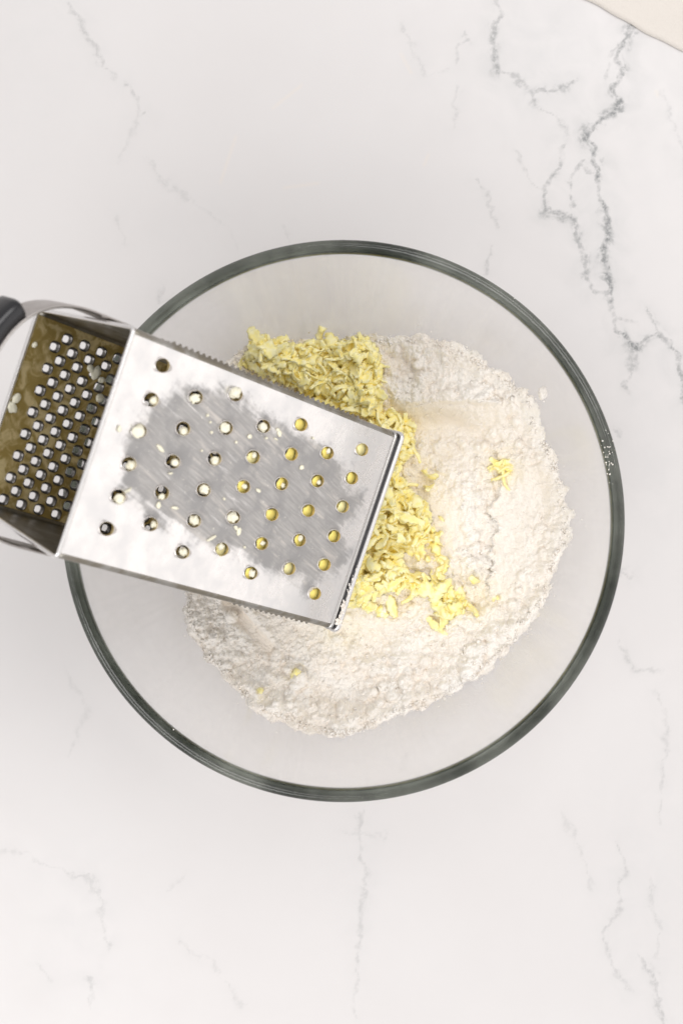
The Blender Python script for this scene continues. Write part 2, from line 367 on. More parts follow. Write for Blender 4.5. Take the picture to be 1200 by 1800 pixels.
# other smooth patches (px ellipses)
for cx, cy, rx, ry, k in [(765, 925, 55, 62, .85), (935, 855, 40, 45, .8), (640, 1100, 60, 30, .3), (800, 800, 36, 26, .6), (490, 1115, 60, 18, .5), (930, 990, 30, 60, .4)]:
    q = ((PX-cx)/rx)**2+((PY-cy)/ry)**2; smooth = np.maximum(smooth, k*np.exp(-q**1.5)); dz += .0014*k*np.exp(-q)
d = seg_d(PX, PY, (398, 1062), (472, 1145)); smooth = np.maximum(smooth, 1-sst(7, 13, d)); dz += -.0016*(1-sst(4, 16, d))+.0014*np.exp(-((d-20)/7)**2)
# wells where butter settled
for cx, cy, rx, ry, k in [(880, 822, 26, 28, .003), (855, 975, 16, 26, .003), (700, 1020, 90, 50, .002), (845, 1045, 40, 34, .003), (740, 830, 40, 60, .002)]:
    dz -= k*np.exp(-(((PX-cx)/rx)**2+((PY-cy)/ry)**2))
rough = 1-smooth
patch = sst(.35, .65, fbm(X/.018, Y/.018, 81))
det = .0042*(fbm(X/.016, Y/.016, 91, 3)-.5)*2
wx = X+(fbm(X/.003, Y/.003, 101)-.5)*.0016; wy = Y+(fbm(X/.003, Y/.003, 103)-.5)*.0016
det += 1.15*.0062*domes(wx/.0062, wy/.0062, 111, .6)*(.25+.75*patch)
det += 1.0*.0031*domes(wx/.0031, wy/.0031, 121, .62)*(.5+.5*vnoise(X/.009, Y/.009, 7))
det += .8*.0016*domes(wx/.0016, wy/.0016, 131, .62)
det += .0012*(fbm(X/.0022, Y/.0022, 141, 3)-.5)
sx_ = X*math.cos(.2)+Y*math.sin(.2)
fine = .0007*(fbm(X/.004, Y/.0012, 151, 3)-.5)*(1-streak)+.0016*(fbm(sx_/.0022, Y/.014, 161, 3)-.5)*streak
crack = np.clip(1-np.abs(fbm(X/.012+.5*fbm(X/.003, Y/.003, 3), Y/.006, 171, 4)-.5)/.018, 0, 1)
fine -= .0011*crack*smooth
ck2 = np.clip(1-np.abs(fbm(X/.007+.6*fbm(X/.003, Y/.003, 13), Y/.007, 271, 4)-.5)/.022, 0, 1); det -= .0009*ck2
edge = sst(0, .0075, sdv)
Z = ZB+th+(dz+det*rough+fine*.9)*edge
Z = np.where(sdv > 0, np.maximum(Z, ZB+.0002), ZB-.001)
# bigger lumps
for _ in range(420):
    cx, cy = rng.uniform(-.085, .115), rng.uniform(-.12, .1); r = rng.choice([.0016, .0022, .003, .0042], p=[.4, .3, .2, .1])*rng.uniform(.8, 1.2)
    i0, i1 = int((cx-r-gx[0])/st), int((cx+r-gx[0])/st)+1; j0, j1 = int((cy-r-gy[0])/st), int((cy+r-gy[0])/st)+1
    if i0 < 1 or j0 < 1 or i1 >= len(gx) or j1 >= len(gy): continue
    jc, ic = int((cy-gy[0])/st), int((cx-gx[0])/st)
    if sdv[jc, ic] < r*.8 or smooth[jc, ic] > .4: continue
    ss = np.s_[j0:j1, i0:i1]; el = rng.uniform(.7, 1.3)
    q = 1-((X[ss]-cx)**2*el+(Y[ss]-cy)**2/el)/r**2+(vnoise(X[ss]/.001, Y[ss]/.001, 9)-.5)*.5
    top = Z[jc, ic]+r*.35
    Z[ss] = np.maximum(Z[ss], np.where(q > 0, top-r+r*np.sqrt(np.maximum(q, 0))*1.15, -1))
def flour_z(x, y):
    i = min(max(int((x-gx[0])/st), 0), len(gx)-1); j = min(max(int((y-gy[0])/st), 0), len(gy)-1)
    return float(Z[j, i])
ny, nx = X.shape; idx = np.arange(nx*ny).reshape(ny, nx)
F = np.stack([idx[:-1, :-1], idx[:-1, 1:], idx[1:, 1:], idx[1:, :-1]], -1).reshape(-1, 4)
keep = (sdv.ravel()[F] > -st*2).all(1); F = F[keep]
V = np.stack([X, Y, Z], -1).reshape(-1, 3)
used = np.unique(F); remap = np.zeros(len(V), int); remap[used] = np.arange(len(used)); V = V[used]; F = remap[F]
but = np.zeros(X.shape)
for cx, cy, rx, ry, k in [(690, 880, 70, 150, .8), (660, 1040, 90, 45, .7), (560, 660, 110, 60, .6), (830, 1050, 50, 40, .7), (880, 825, 30, 32, .6), (600, 1110, 60, 40, .5), (700, 740, 60, 40, .6)]:
    but = np.maximum(but, k*np.exp(-(((PX-cx)/rx)**2+((PY-cy)/ry)**2))*(.35+1.3*(fbm(PX/16, PY/16, 301)-.2)))
A_SH, A_BU = (smooth*edge).ravel()[used], but.ravel()[used]
F = np.concatenate([F[:, [0, 1, 2]], F[:, [0, 2, 3]]])
# loose crumbs merged in the same heap
bm = bmesh.new(); bmesh.ops.create_icosphere(bm, subdivisions=2, radius=1); IV = np.array([q.co[:] for q in bm.verts]); IF = np.array([[q.index for q in p.verts] for p in bm.faces]); bm.free()
cv, cf = [V], [F]; base = len(V)
for k in range(1700):
    if k < 1000:
        i = rng.integers(len(OUT)); a, b = OUT[i], OUT[(i+1) % len(OUT)]; t = rng.random(); x = a[0]+(b[0]-a[0])*t; y = a[1]+(b[1]-a[1])*t
        g = rng.exponential(.0016)-.0035; cxn = Vector((x-BC.x, y-BC.y)).normalized(); x += cxn.x*g; y += cxn.y*g; r = rng.uniform(.0003, .001)*(1 if g < 0 else .4)
    else:
        x, y = rng.uniform(-.09, .12), rng.uniform(-.125, .1); r = rng.uniform(.0004, .0011)
        j, i = int((y-gy[0])/st), int((x-gx[0])/st)
        if not (0 < j < ny and 0 < i < nx) or sdv[j, i] < .001 or smooth[j, i] > .35: continue
    z = max(flour_z(x, y), float(zin(math.hypot(x-BC.x, y-BC.y))))
    nz = 1+(h2(np.arange(len(IV)), np.full(len(IV), k), 3)-.5)*1.1
    sc3 = rng.uniform(.7, 1.25, 3)
    cv.append(IV*nz[:, None]*sc3*r+np.array([x, y, z+r*.35])); cf.append(IF+base); base += len(IV)
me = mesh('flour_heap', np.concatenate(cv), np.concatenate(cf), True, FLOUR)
zz_ = np.zeros(base-len(V)); attr(me, 'slope_shade', np.concatenate([A_SH, zz_])); attr(me, 'buttery', np.concatenate([A_BU, zz_]))
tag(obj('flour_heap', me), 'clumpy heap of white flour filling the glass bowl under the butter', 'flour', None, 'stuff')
def blob(name, loc, r, sc=(1, 1, 1), mat=FLOUR, seed=0, amp=.5, rot=0):
    v = IV2*np.array(sc); n = 1+(fbm(IV2[:, 0]*1.7+seed*3.1+9, IV2[:, 1]*1.7+IV2[:, 2]*2.3+9, seed, 3)-.5)*amp*2
    me = mesh(name, v*n[:, None]*r, IF2, True, mat); o = obj(name, me); o.location = loc; o.rotation_euler.z = rot; return o
bm = bmesh.new(); bmesh.ops.create_icosphere(bm, subdivisions=3, radius=1); IV2 = np.array([q.co[:] for q in bm.verts]); IF2 = np.array([[q.index for q in p.verts] for p in bm.faces]); bm.free()
x, y = flour_xy(955, 690); z = float(zin(math.hypot(x-BC.x, y-BC.y)))
tag(blob('flour_clump', (x, y, z+.001), .0027, (.85, 1.1, .8), FLOUR, 4, .6), 'single white flour clump stuck on the bare bowl wall above the heap', 'flour clump')
# flour dust caught on the rim
vv, ff, base = [], [], 0
for (cx, cy, sx, sy, n) in [(1072, 812, 5, 20, 26), (1066, 790, 6, 18, 15), (145, 1290, 14, 12, 14), (800, 505, 30, 12, 5), (890, 530, 12, 10, 5), (300, 1290, 70, 40, 20)]:
    for _ in range(n):
        px, py = rng.normal(cx, sx), rng.normal(cy, sy); x, y = P(px, py, HB); r = math.hypot(x-BC.x, y-BC.y)
        if not RO-.0072 < r < RO-.0005: continue
        s = rng.uniform(.00012, .0004); vv.append(IV*s*rng.uniform(.6, 1.3, 3)+np.array([x, y, HB-.0002-.0016*max(0, (r-(RO-.0025))/.0025)])); ff.append(IF+base); base += len(IV)
me = mesh('flour_dust', np.concatenate(vv), np.concatenate(ff), True, FLOUR)
tag(obj('flour_dust', me), 'fine white flour dust caught on the thick rim of the bowl', 'flour dust', None, 'stuff')

# ------------------------------------------------------------------ box grater
A_, B_ = P(243, 565, .23), P(103, 967, .23); E_, F_ = P(703, 765, .10), P(592, 1107, .10)
T = Vector(((A_[0]+B_[0])/2, (A_[1]+B_[1])/2, .23)); Bt = Vector(((E_[0]+F_[0])/2, (E_[1]+F_[1])/2, .10))
ex = Vector((A_[0]-B_[0]+E_[0]-F_[0], A_[1]-B_[1]+E_[1]-F_[1], 0)).normalized()
ey = (T-Bt); GL = ey.length; ey = (ey-ex*ey.dot(ex)).normalized(); ez = ex.cross(ey)
GW, GD = .1004, .068
MG = Matrix(((ex.x, ey.x, ez.x, Bt.x), (ex.y, ey.y, ez.y, Bt.y), (ex.z, ey.z, ez.z, Bt.z), (0, 0, 0, 1)))
MGi = MG.inverted()
grater = bpy.data.objects.new('box_grater', None); C.objects.link(grater); grater.matrix_world = MG
tag(grater, 'stainless steel box grater smeared with butter held tilted over the bowl', 'grater')
def to_local(px, py, zl=0.):
    o = MGi @ Vector((0, 0, H)); d = (MGi.to_3x3() @ Vector(((px-600)/FP, (900-py)/FP, -1)))
    t = (zl-o.z)/d.z; q = o+d*t; return q.x, q.y
def to_px(v):
    q = MG @ Vector(v); return 600+q.x*FP/(H-q.z), 900-q.y*FP/(H-q.z)
BW = (.0075, .0025)
CR = .0022                                                            # corner radius of the box section
CRT = .004
def plate(name, x0, x1, y0, y1, zl, loops, gridstep, mat, thick=.0007):
    pts = [Vector((x0, y0)), Vector((x1, y0)), Vector((x1, y1)), Vector((x0, y1))]; edges = [(0, 1), (1, 2), (2, 3), (3, 0)]
    for lp in loops:
        b = len(pts); pts += [Vector(q) for q in lp]; edges += [(b+i, b+(i+1) % len(lp)) for i in range(len(lp))]
    cen = [(sum(q[0] for q in l)/len(l), sum(q[1] for q in l)/len(l)) for l in loops]
    rad = [max(math.hypot(q[0]-c[0], q[1]-c[1]) for q in l) for l, c in zip(loops, cen)]
    ca = np.array(cen) if cen else np.zeros((0, 2)); ra = np.array(rad)
    for gx_ in np.arange(x0+gridstep, x1-gridstep*.5, gridstep):
        for gy_ in np.arange(y0+gridstep, y1-gridstep*.5, gridstep):
            if len(ca) and (np.hypot(ca[:, 0]-gx_, ca[:, 1]-gy_) < ra+gridstep*.25).any(): continue
            pts.append(Vector((gx_, gy_)))
    vo, eo, fo, *_ = delaunay_2d_cdt(pts, edges, [], 0, 1e-7)
    out = []
    polys = [np.array(l) for l in loops]
    for tri in fo:
        cx = sum(vo[i].x for i in tri)/3; cy = sum(vo[i].y for i in tri)/3
        if len(ca):
            near = np.where(np.hypot(ca[:, 0]-cx, ca[:, 1]-cy) < ra)[0]; hit = False
            for k in near:
                l = loops[k]; ins = False
                for i in range(len(l)):
                    a, b = l[i], l[(i+1) % len(l)]
                    if (a[1] > cy) != (b[1] > cy) and cx < (b[0]-a[0])*(cy-a[1])/(b[1]-a[1])+a[0]: ins = not ins
                if ins: hit = True
            if hit: continue
        out.append(tuple(tri))
    return mesh(name, [(q.x, q.y, zl) for q in vo], out, False, mat)
holes = [(285, 642), (265, 702), (343, 698), (413, 693), (244, 757), (321, 753), (396, 752), (462, 749), (528, 746), (635, 790), (226, 815), (303, 811), (376, 806), (444, 803), (511, 798), (574, 796),
         (617, 840), (207, 872), (284, 866), (357, 861), (427, 855), (494, 850), (557, 845), (601, 890), (187, 929), (264, 921), (340, 915), (409, 909), (477, 904), (541, 897), (586, 942), (320, 970),
         (389, 965), (459, 955), (525, 949), (569, 992), (440, 1007), (507, 999), (552, 1043)]
hr = .0034; tilt = R(33)
HL = []
for h in holes:
    x, y = to_local(*h, zl=.0016); HL.append((x, y))
NF = 20
def foot(x, y):                                                      # egg-shaped foot of a raised lip
    l = []
    for i in range(NF):
        a = 2*math.pi*i/NF; s = math.sin(a)
        yy = hr*.82*s if s > 0 else hr*2.15*s
        l.append((x+hr*.98*math.cos(a)*(1-.18*max(0, -s)), y+yy))
    return l
yb, yt = .0042, GL-.0008
me = plate('front_plate', -GW/2+CR, GW/2-CR, yb, yt, 0, [foot(*h) for h in HL], .0022, None)
co_ = np.array([v.co[:] for v in me.vertices])
pp = np.array([to_px(c) for c in co_])
smear_poly = [(232, 770), (262, 722), (300, 700), (335, 688), (385, 690), (430, 712), (465, 738), (520, 765), (565, 785), (600, 820), (640, 880), (632, 900), (605, 918), (612, 950), (600, 985), (575, 1008), (548, 1028),
              (510, 1015), (455, 990), (400, 965), (350, 945), (300, 925), (260, 895), (222, 862), (225, 815)]
attr(me, 'smear', poly_sd(pp[:, 0], pp[:, 1], smear_poly)/3900)
d = np.full(len(pp), 99.)
attr(me, 'scratch', d)
# material of the smeared face: streaks run along the wiping direction
M, co, sd, _, _ = M_FACE
q0 = Vector(to_local(350, 770)); q1 = Vector(to_local(500, 905)); ang = math.atan2(q1.y-q0.y, q1.x-q0.x)
vs = M.stretch(co, (0, 0, ang), (1, .085, 1)) if False else M.n('ShaderNodeVectorRotate', {'Vector': co, 'Angle': -ang}, rotation_type='Z_AXIS').outputs[0]
vs = M.n('ShaderNodeVectorMath', {0: vs, 1: (.11, 1, 1)}, operation='MULTIPLY').outputs[0]
s1 = M.noise(vs, 260, 5, .62, .5); s2 = M.noise(vs, 900, 4, .6); n1 = M.noise(co, 60, 5, .6); n2 = M.noise(co, 420, 4, .65)
edge = M.math('ADD', sd, M.math('MULTIPLY', M.math('SUBTRACT', s1, .5), .015))
edge = M.math('ADD', edge, M.math('MULTIPLY', M.math('SUBTRACT', n1, .5), .026))
mask = M.smooth(edge, -.0032, .0030)
mask = M.math('MULTIPLY', mask, M.smooth(s1, .24, .40))
thin = M.math('MULTIPLY', M.smooth(edge, -.006, 0), M.smooth(n2, .45, .62)); thin = M.math('MULTIPLY', thin, .45)
mask = M.math('MAXIMUM', mask, thin)
filmc = M.mix(M.smooth(s2, .35, .68), (.31, .297, .288), (.41, .395, .382))
filmc = M.mix(M.smooth(s1, .52, .70), filmc, (.56, .52, .48)); filmc = M.mix(M.smooth(n1, .48, .62), filmc, (.30, .29, .285))
filmc = M.mix(M.smooth(n2, .64, .72), filmc, (.72, .69, .62))
clean = M.mix(M.smooth(n1, .35, .65), (.84, .81, .79), (.74, .725, .72))
fleck = M.math('MULTIPLY', M.smooth(M.noise(vs, 420, 5, .7), .66, .72), M.smooth(n1, .4, .6))
clean = M.mix(M.math('MULTIPLY', fleck, .6), clean, (.38, .36, .35))
M.set(Base_Color=M.mix(M.math('MULTIPLY', mask, .88), clean, filmc), Metallic=M.smooth(mask, 0, 1, 1., .45), Roughness=M.math('ADD', M.smooth(n1, .3, .7, .24, .34), M.math('MULTIPLY', mask, .2)))
M.bump(M.math('ADD', M.math('MULTIPLY', s2, mask), M.math('ADD', M.math('MULTIPLY', n1, .8), M.math('MULTIPLY', M.noise(co, 16, 2), 2.2))), .35, .0006)
FACE = M.m; me.materials.append(FACE)
fp = obj('front_plate', me, grater); tag(fp, 'butter-smeared face with large round grating holes')
md = fp.modifiers.new('t', 'SOLIDIFY'); md.thickness = .0006; md.offset = -1
# one raised round-lipped hole
def lip_mesh():
    ft = foot(0, 0); lip = []
    for i in range(NF):
        a = 2*math.pi*i/NF; s = math.sin(a)
        lip.append((hr*.93*math.cos(a), hr*.93*s*math.cos(tilt), .0003+hr*.93*(1-s)*math.sin(tilt)))
    v = [(x, y, 0) for x, y in ft]; rings = 5
    for r_ in range(1, rings+1):
        t = r_/rings
        for (x, y), l in zip(ft, lip):
            zz = l[2]*(t**1.5*(1.6-.6*t))
            v.append((x+(l[0]-x)*t, y+(l[1]-y)*t, zz))
    b = len(v)
    for l in lip: v.append((l[0]*.965, l[1]*.965-.0001, l[2]-.0001))    # turned-in edge with thickness
    for (x, y), l in zip(ft, lip): v.append((l[0]*.92, l[1]*.95-.0012, min(l[2]*.4, l[2]-.0009)-.0006))
    f = []
    for r_ in range(rings+2):
        for i in range(NF):
            a, c = r_*NF+i, r_*NF+(i+1) % NF; f.append((a, c, c+NF, a+NF))
    me = mesh('grating_hole', v, f, True); attr(me, 'smear', np.full(len(v), -.02)); return me
LIP_STEEL = steel('lip_steel', (.80, .77, .75), .3)
lm = lip_mesh(); lm.materials.append(LIP_STEEL); lm.materials.append(INNER)
for p_ in lm.polygons[-2*NF+NF//2*0:]: p_.material_index = 1 if p_.index >= 6*NF else 0
for h in HL:
    o = obj('grating_hole', lm, fp); o.location = (h[0], h[1], .00004)
# far plate with the small square holes seen from inside
def npx(x, y): return (x/3, 480+y/3)
zf = -GD
o0 = Vector(to_local(*npx(330, 275), zl=zf)); oa = Vector(to_local(*npx(597, 385), zl=zf)); ob = Vector(to_local(*npx(25, 1195), zl=zf))
va_ = abs((oa-o0).y)/3; vb_ = abs((ob-o0).x)/8
fh = []
for j in range(0, 17):
    for i in range(0, 15):
        x = o0.x-vb_*j/2; y = o0.y-va_*(i+(j % 2)/2)
        if y > .014 and -GW/2+.0115 < x < GW/2-.008: fh.append((x, y))
NQ = 12; fr_ = .0027
def sq(r, k, rot=math.pi/4): 
    l = []
    for i in range(NQ):
        a = 2*math.pi*i/NQ; e = (abs(math.cos(a))**k+abs(math.sin(a))**k)**(-1/k)
        x, y = r*e*math.cos(a), r*1.12*e*math.sin(a); l.append((x, y))
    return l
me = plate('back_plate', -GW/2+CR+BW[0], GW/2-CR-BW[1], .004, GL-.0008, zf, [[(x+a, y+b) for a, b in sq(fr_, 3.2)] for x, y in fh], .005, INNER)
bp = obj('back_plate', me, grater); tag(bp, 'inner side of the far face with rows of small square holes, butter-stained with golden reflections in its colour')
v = []
for r, z, k in ((fr_, 0, 3.2), (fr_*.95, .0003, 3.2), (fr_*.82, -.0006, 3.4), (fr_*.62, -.0014, 4.0), (fr_*.56, -.0015, 4.0), (fr_*.64, -.0009, 4)):
    v += [(a, b, z) for a, b in sq(r, k)]
f = [(r*NQ+i, r*NQ+(i+1) % NQ, (r+1)*NQ+(i+1) % NQ, (r+1)*NQ+i) for r in range(5) for i in range(NQ)]
HOLE_STEEL = steel('shaded_dimple_steel', (.22, .21, .20), .18)  # shading of the dimple walls put into a darker steel colour
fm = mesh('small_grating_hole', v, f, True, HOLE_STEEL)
for x, y in fh:
    o = obj('small_grating_hole', fm, bp); o.location = (x, y, zf)
# side plates with rounded corners, slot ribs and zesting teeth
def side(sgn):
    bw = BW[sgn > 0]
    sec = []
    for i in range(7):
        a = math.pi/2*(1-i/6); sec.append((sgn*(GW/2-CR+CR*math.cos(a)), -CR+CR*math.sin(a)))
    for z in (-.02, -.034, -.048): sec.append((sgn*(GW/2+bw*z/GD), z))
    for i in range(7):
        a = -math.pi/2*i/6; sec.append((sgn*(GW/2-bw-CR+CR*math.cos(a)), -GD+CR+CR*math.sin(a)))
    v, f = [], []; n = 40
    for j in range(n+1):
        y = .0042+(GL-.005)*j/n
        for x, z in sec: v.append((x, y, z))
    k = len(sec)
    for j in range(n):
        for i in range(k-1): f.append((j*k+i, j*k+i+1, (j+1)*k+i+1, (j+1)*k+i))
    o = obj('side_plate', mesh('side_plate', v, f, True, SIDE), grater)
    md = o.modifiers.new('t', 'SOLIDIFY'); md.thickness = .0006; md.offset = 0
    # raised teeth, joined (each only a few pixels)
    tv, tf = [], []
    ys = np.arange(.03, .155, .0036) if sgn > 0 else np.arange(.018, .070, .0036)
    for r_, zz in enumerate(np.arange(-.0035, -.058, -.006)):
        for y in ys:
            b = len(tv); yy = y+(.0018 if r_ % 2 else 0); q = .0011; sx = sgn*(GW/2+bw*zz/GD)
            tv += [(sx, yy-q, zz-q), (sx, yy+q, zz-q), (sx, yy+q, zz+q), (sx, yy-q, zz+q), (sx+sgn*.0017, yy-.0005, zz), (sx+sgn*.0015, yy+.0006, zz+.0004)]
            tf += [(b, b+1, b+4), (b+1, b+5, b+4), (b+1, b+2, b+5), (b+2, b+3, b+4), (b+2, b+4, b+5), (b+3, b, b+4)]
    t = obj('zesting_teeth', mesh('zesting_teeth', tv, tf, False, SIDE), o); tag(t, kind='stuff')
side(1); side(-1)
def rrect(y, dx=0., n=6):
    pts = []; hw, z0, z1 = GW/2+dx, dx, -GD-dx
    for cx, cz, a0 in ((hw-CR, z0-CR, 0), (-hw+CR, z0-CR, 90), (-hw+BW[0]+CR, z1+CR, 180), (hw-BW[1]-CR, z1+CR, 270)):
        for i in range(n+1):
            a = R(a0+90*i/n); pts.append(((cx+CR*math.cos(a), y, cz+CR*math.sin(a)), (math.cos(a), 0, math.sin(a)), (0, 1, 0)))
    return pts
v, f = sweep(rrect(GL), circ(.00095, 10, 1, 1.15), True); obj('top_rim', mesh('top_rim', v, f, True, RIM_STEEL), grater)
v, f = sweep(rrect(0, .0004), [(-.0010, -.0014), (.0002, -.0017), (.0011, -.0012), (.0013, -.0002), (.0009, .0007), (.0002, .0009), (-.0010, .0006)], True)
rim = obj('bottom_rim', mesh('bottom_rim', v, f, True, RIM_STEEL), grater)
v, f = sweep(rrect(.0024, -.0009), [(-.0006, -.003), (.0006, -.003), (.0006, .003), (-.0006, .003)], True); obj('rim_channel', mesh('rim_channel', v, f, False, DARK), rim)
v, f = sweep(rrect(.0040, .0), circ(.0010, 8), True); obj('rim_fold', mesh('rim_fold', v, f, True, STEEL), rim)
# handle: steel strap bent over the open end with a black grip
hd = [];
def hpath(n, a0=0., a1=1.):
    pts = []; hw = GW/2+.0012
    for i in range(n+1):
        t = a0+(a1-a0)*i/n; 
        # straight legs then a half ellipse
        if t < .18: x, y = hw, GL-.014+(.018)*(t/.18)
        elif t > .82: x, y = -hw, GL-.014+(.018)*((1-t)/.18)
        else:
            a = math.pi*(t-.18)/.64; c, s = math.cos(a), math.sin(a)
            x = hw*math.copysign(abs(c)**.72, c); y = GL+.004+.044*abs(s)**.8
        pts.append((x, y))
    out = []
    for i, p in enumerate(pts):
        a = pts[max(i-1, 0)]; b = pts[min(i+1, n)]; d = Vector((b[0]-a[0], b[1]-a[1], 0)).normalized()
        out.append(((p[0], p[1], -GD*.40), (0, 0, 1), (d.y, -d.x, 0)))
    return out
sw = .0085; v, f = sweep(hpath(60), [(-sw, -.0005), (sw-.001, -.0005), (sw, .0002), (sw+.0002, .0008), (sw-.0006, .0011), (-sw, .0006)])
handle = obj('handle', mesh('handle', v, f, True, steel('dull_handle_steel', (.50, .47, .45), .3)), grater)
hp = hpath(40, .345, .655); ring = [(sw*.95*c, 0.0046+.0044*s) for c, s in [(math.copysign(abs(math.cos(a))**.5, math.cos(a)), math.copysign(abs(math.sin(a))**.6, math.sin(a))) for a in [2*math.pi*i/14 for i in range(14)]]]
v, f = sweep(hp, ring); tag(obj('grip', mesh('grip', v, f, True, BLACK), handle), 'black plastic grip on the steel handle')

# ------------------------------------------------------------------ grated butter
def shred(seed):
    r = random.Random(seed); n = r.randint(10, 16); L = r.uniform(.006, .014); wd = r.uniform(.0016, .0036); thk = r.uniform(.00035, .0008)
    kap = r.uniform(40, 330)*r.choice((-1, 1)); tor = r.uniform(-90, 90); cup = r.uniform(.1, .5)
    if seed % 4 == 0: n = 18; L = r.uniform(.012, .019); wd = r.uniform(.0014, .0026); cup = r.uniform(.3, .7)
    pos = Vector((0, 0, 0)); t = Vector((1, 0, 0)); nn = Vector((0, 0, 1)); ds = L/n; rings = []
    for i in range(n+1):
        bb = t.cross(nn).normalized(); u = i/n
        ww = wd*(math.sin(math.pi*min(max(u, .06), .94))**.35)*r.uniform(.6, 1.2)
        q = []
        for a, h in ((-1, 0), (-.5, 1), (0, 1), (.5, 1), (1, 0), (.5, -1), (0, -1), (-.5, -1)):
            q.append(pos+bb*(a*ww)+nn*(h*thk*r.uniform(.7, 1.3)+cup*ww*(a*a)+r.uniform(-1, 1)*.0002))
        rings.append(q)
        rot = Quaternion(bb, kap*ds*r.uniform(.5, 1.5)) @ Quaternion(t, tor*ds)
        t = rot @ t; nn = rot @ nn; nn = (nn-t*nn.dot(t)).normalized(); pos = pos+t*ds
    c = sum((q for r_ in rings for q in r_), Vector())/(len(rings)*8)
    v = [q-c for r_ in rings for q in r_]
    f = [(i*8+j, i*8+(j+1) % 8, (i+1)*8+(j+1) % 8, (i+1)*8+j) for i in range(n) for j in range(8)]+[tuple(range(8)), tuple(n*8+7-j for j in range(8))]
    m = bpy.data.meshes.new('t'); m.from_pydata([tuple(q) for q in v], [], f); b = bmesh.new(); b.from_mesh(m)
    bmesh.ops.recalc_face_normals(b, faces=b.faces); f = [tuple(q.index for q in p.verts) for p in b.faces]; b.free(); bpy.data.meshes.remove(m)
    return v, f
NVAR = 30; variants = []
for s in range(NVAR):
    v, f = shred(s+3); me = mesh('butter_shred', v, f, True, BUTTER); variants.append((me, np.array([tuple(q) for q in v]), f))
G_TOP = ('pale yellow curl of grated butter in the heap above the grater', 'butter heap above the grater')
G_RGT = ('pale yellow curl of grated butter in the heap beside the open end of the grater', 'butter heap beside the grater end')
G_LOW = ('pale yellow butter shred in the small cluster on the lower right flour', 'butter cluster on the lower flour')
G_RT2 = ('small butter shred half buried in the flour hollow at the right', 'butter bits in the right flour hollow')
G_SCT = ('stray butter bit scattered on the flour between the heaps', 'stray butter bits on the flour')
heaps = [  # polygon px, count, pile height, group
 ([(425, 640), (440, 600), (470, 590), (520, 605), (560, 600), (640, 590), (668, 640), (668, 690), (655, 735), (560, 700), (450, 650)], 300, .015, G_TOP),
 ([(640, 745), (690, 715), (722, 745), (728, 790), (700, 830), (722, 860), (762, 900), (755, 950), (700, 980), (735, 1030), (660, 1050), (610, 1075), (590, 1000), (560, 900)], 330, .015, G_RGT),
 ([(560, 640), (600, 720), (650, 760), (600, 900), (600, 1040), (560, 1050), (520, 900), (480, 760)], 130, .010, G_RGT),
 ([(700, 1010), (760, 1012), (800, 1030), (832, 1060), (815, 1088), (790, 1085), (760, 1050), (705, 1040)], 26, .003, G_LOW),
 ([(730, 945), (775, 955), (775, 985), (730, 990)], 7, .002, G_LOW),
 ([(650, 720), (730, 730), (800, 860), (850, 1000), (800, 1110), (660, 1100), (640, 1060), (760, 960), (740, 850)], 26, .0006, G_SCT),
 ([(862, 812), (895, 805), (905, 830), (880, 850), (862, 845)], 9, .001, G_RT2)]
items = []
for poly, n, hh, g in heaps:
    xs = [p[0] for p in poly]; ys = [p[1] for p in poly]; c = 0; tries = 0
    while c < n and tries < 20000:
        tries += 1
        px, py = random.uniform(min(xs), max(xs)), random.uniform(min(ys), max(ys))
        sdp = float(poly_sd(np.array([px]), np.array([py]), poly)[0])
        if sdp < 4: continue
        z = .046; x, y = P(px, py, z); z0 = flour_z(x, y)
        hmax = hh*min(1, (sdp+6)/34); z = z0+.001+hmax*((.5+.5*random.random()) if hh > .008 else random.random()**.8)
        x, y = P(px, py, z)
        l = MGi @ Vector((x, y, z)); mg = .0075
        if -GD-mg < l.z < mg and abs(l.x) < GW/2+mg and l.y > -.005: continue
        items.append((x, y, z, g, z-z0-hmax)); c += 1
vis = sorted(items, key=lambda t: -t[4])
def rq(flat=.8):
    return Quaternion((random.gauss(0, 1), random.gauss(0, 1), 0), random.gauss(0, flat)) if False else (Matrix.Rotation(random.gauss(0, flat), 4, 'X') @ Matrix.Rotation(random.gauss(0, flat), 4, 'Y')).to_quaternion()
ind, rest = [], []
for k, it in enumerate(vis):
    l = MGi @ Vector(it[:3]); hidden = False
    ppx = (600+it[0]*FP/(H-it[2]), 900-it[1]*FP/(H-it[2]))
    gp = poly_sd(np.array([ppx[0]]), np.array([ppx[1]]), [(243, 565), (703, 765), (592, 1107), (103, 967)])[0]
    hidden = gp > 8
    (rest if hidden or (len(ind) >= 290 and it[3] in (G_TOP, G_RGT)) else ind).append(it)
def rot_rand(flat): return Matrix.Rotation(random.uniform(0, 6.283), 3, 'Z') @ Matrix.Rotation(random.gauss(0, flat), 3, 'X') @ Matrix.Rotation(random.gauss(0, flat), 3, 'Y')
for x, y, z, g, _ in ind:
    o = obj('butter_shred', variants[random.randrange(NVAR)][0]); o.matrix_world = Matrix.Translation((x, y, z)) @ rot_rand(.75).to_4x4() @ Matrix.Diagonal((*([random.uniform(.9, 1.45)]*3), 1))
    tag(o, g[0], 'butter shred', g[1])
vv, ff, base = [], [], 0
for x, y, z, g, _ in rest:
    me, V_, f_ = variants[random.randrange(NVAR)]; m3 = np.array(rot_rand(.75)); vv += list(V_*1.2 @ m3.T+np.array([x, y, z])); ff += [tuple(i+base for i in q) for q in f_]; base += len(V_)
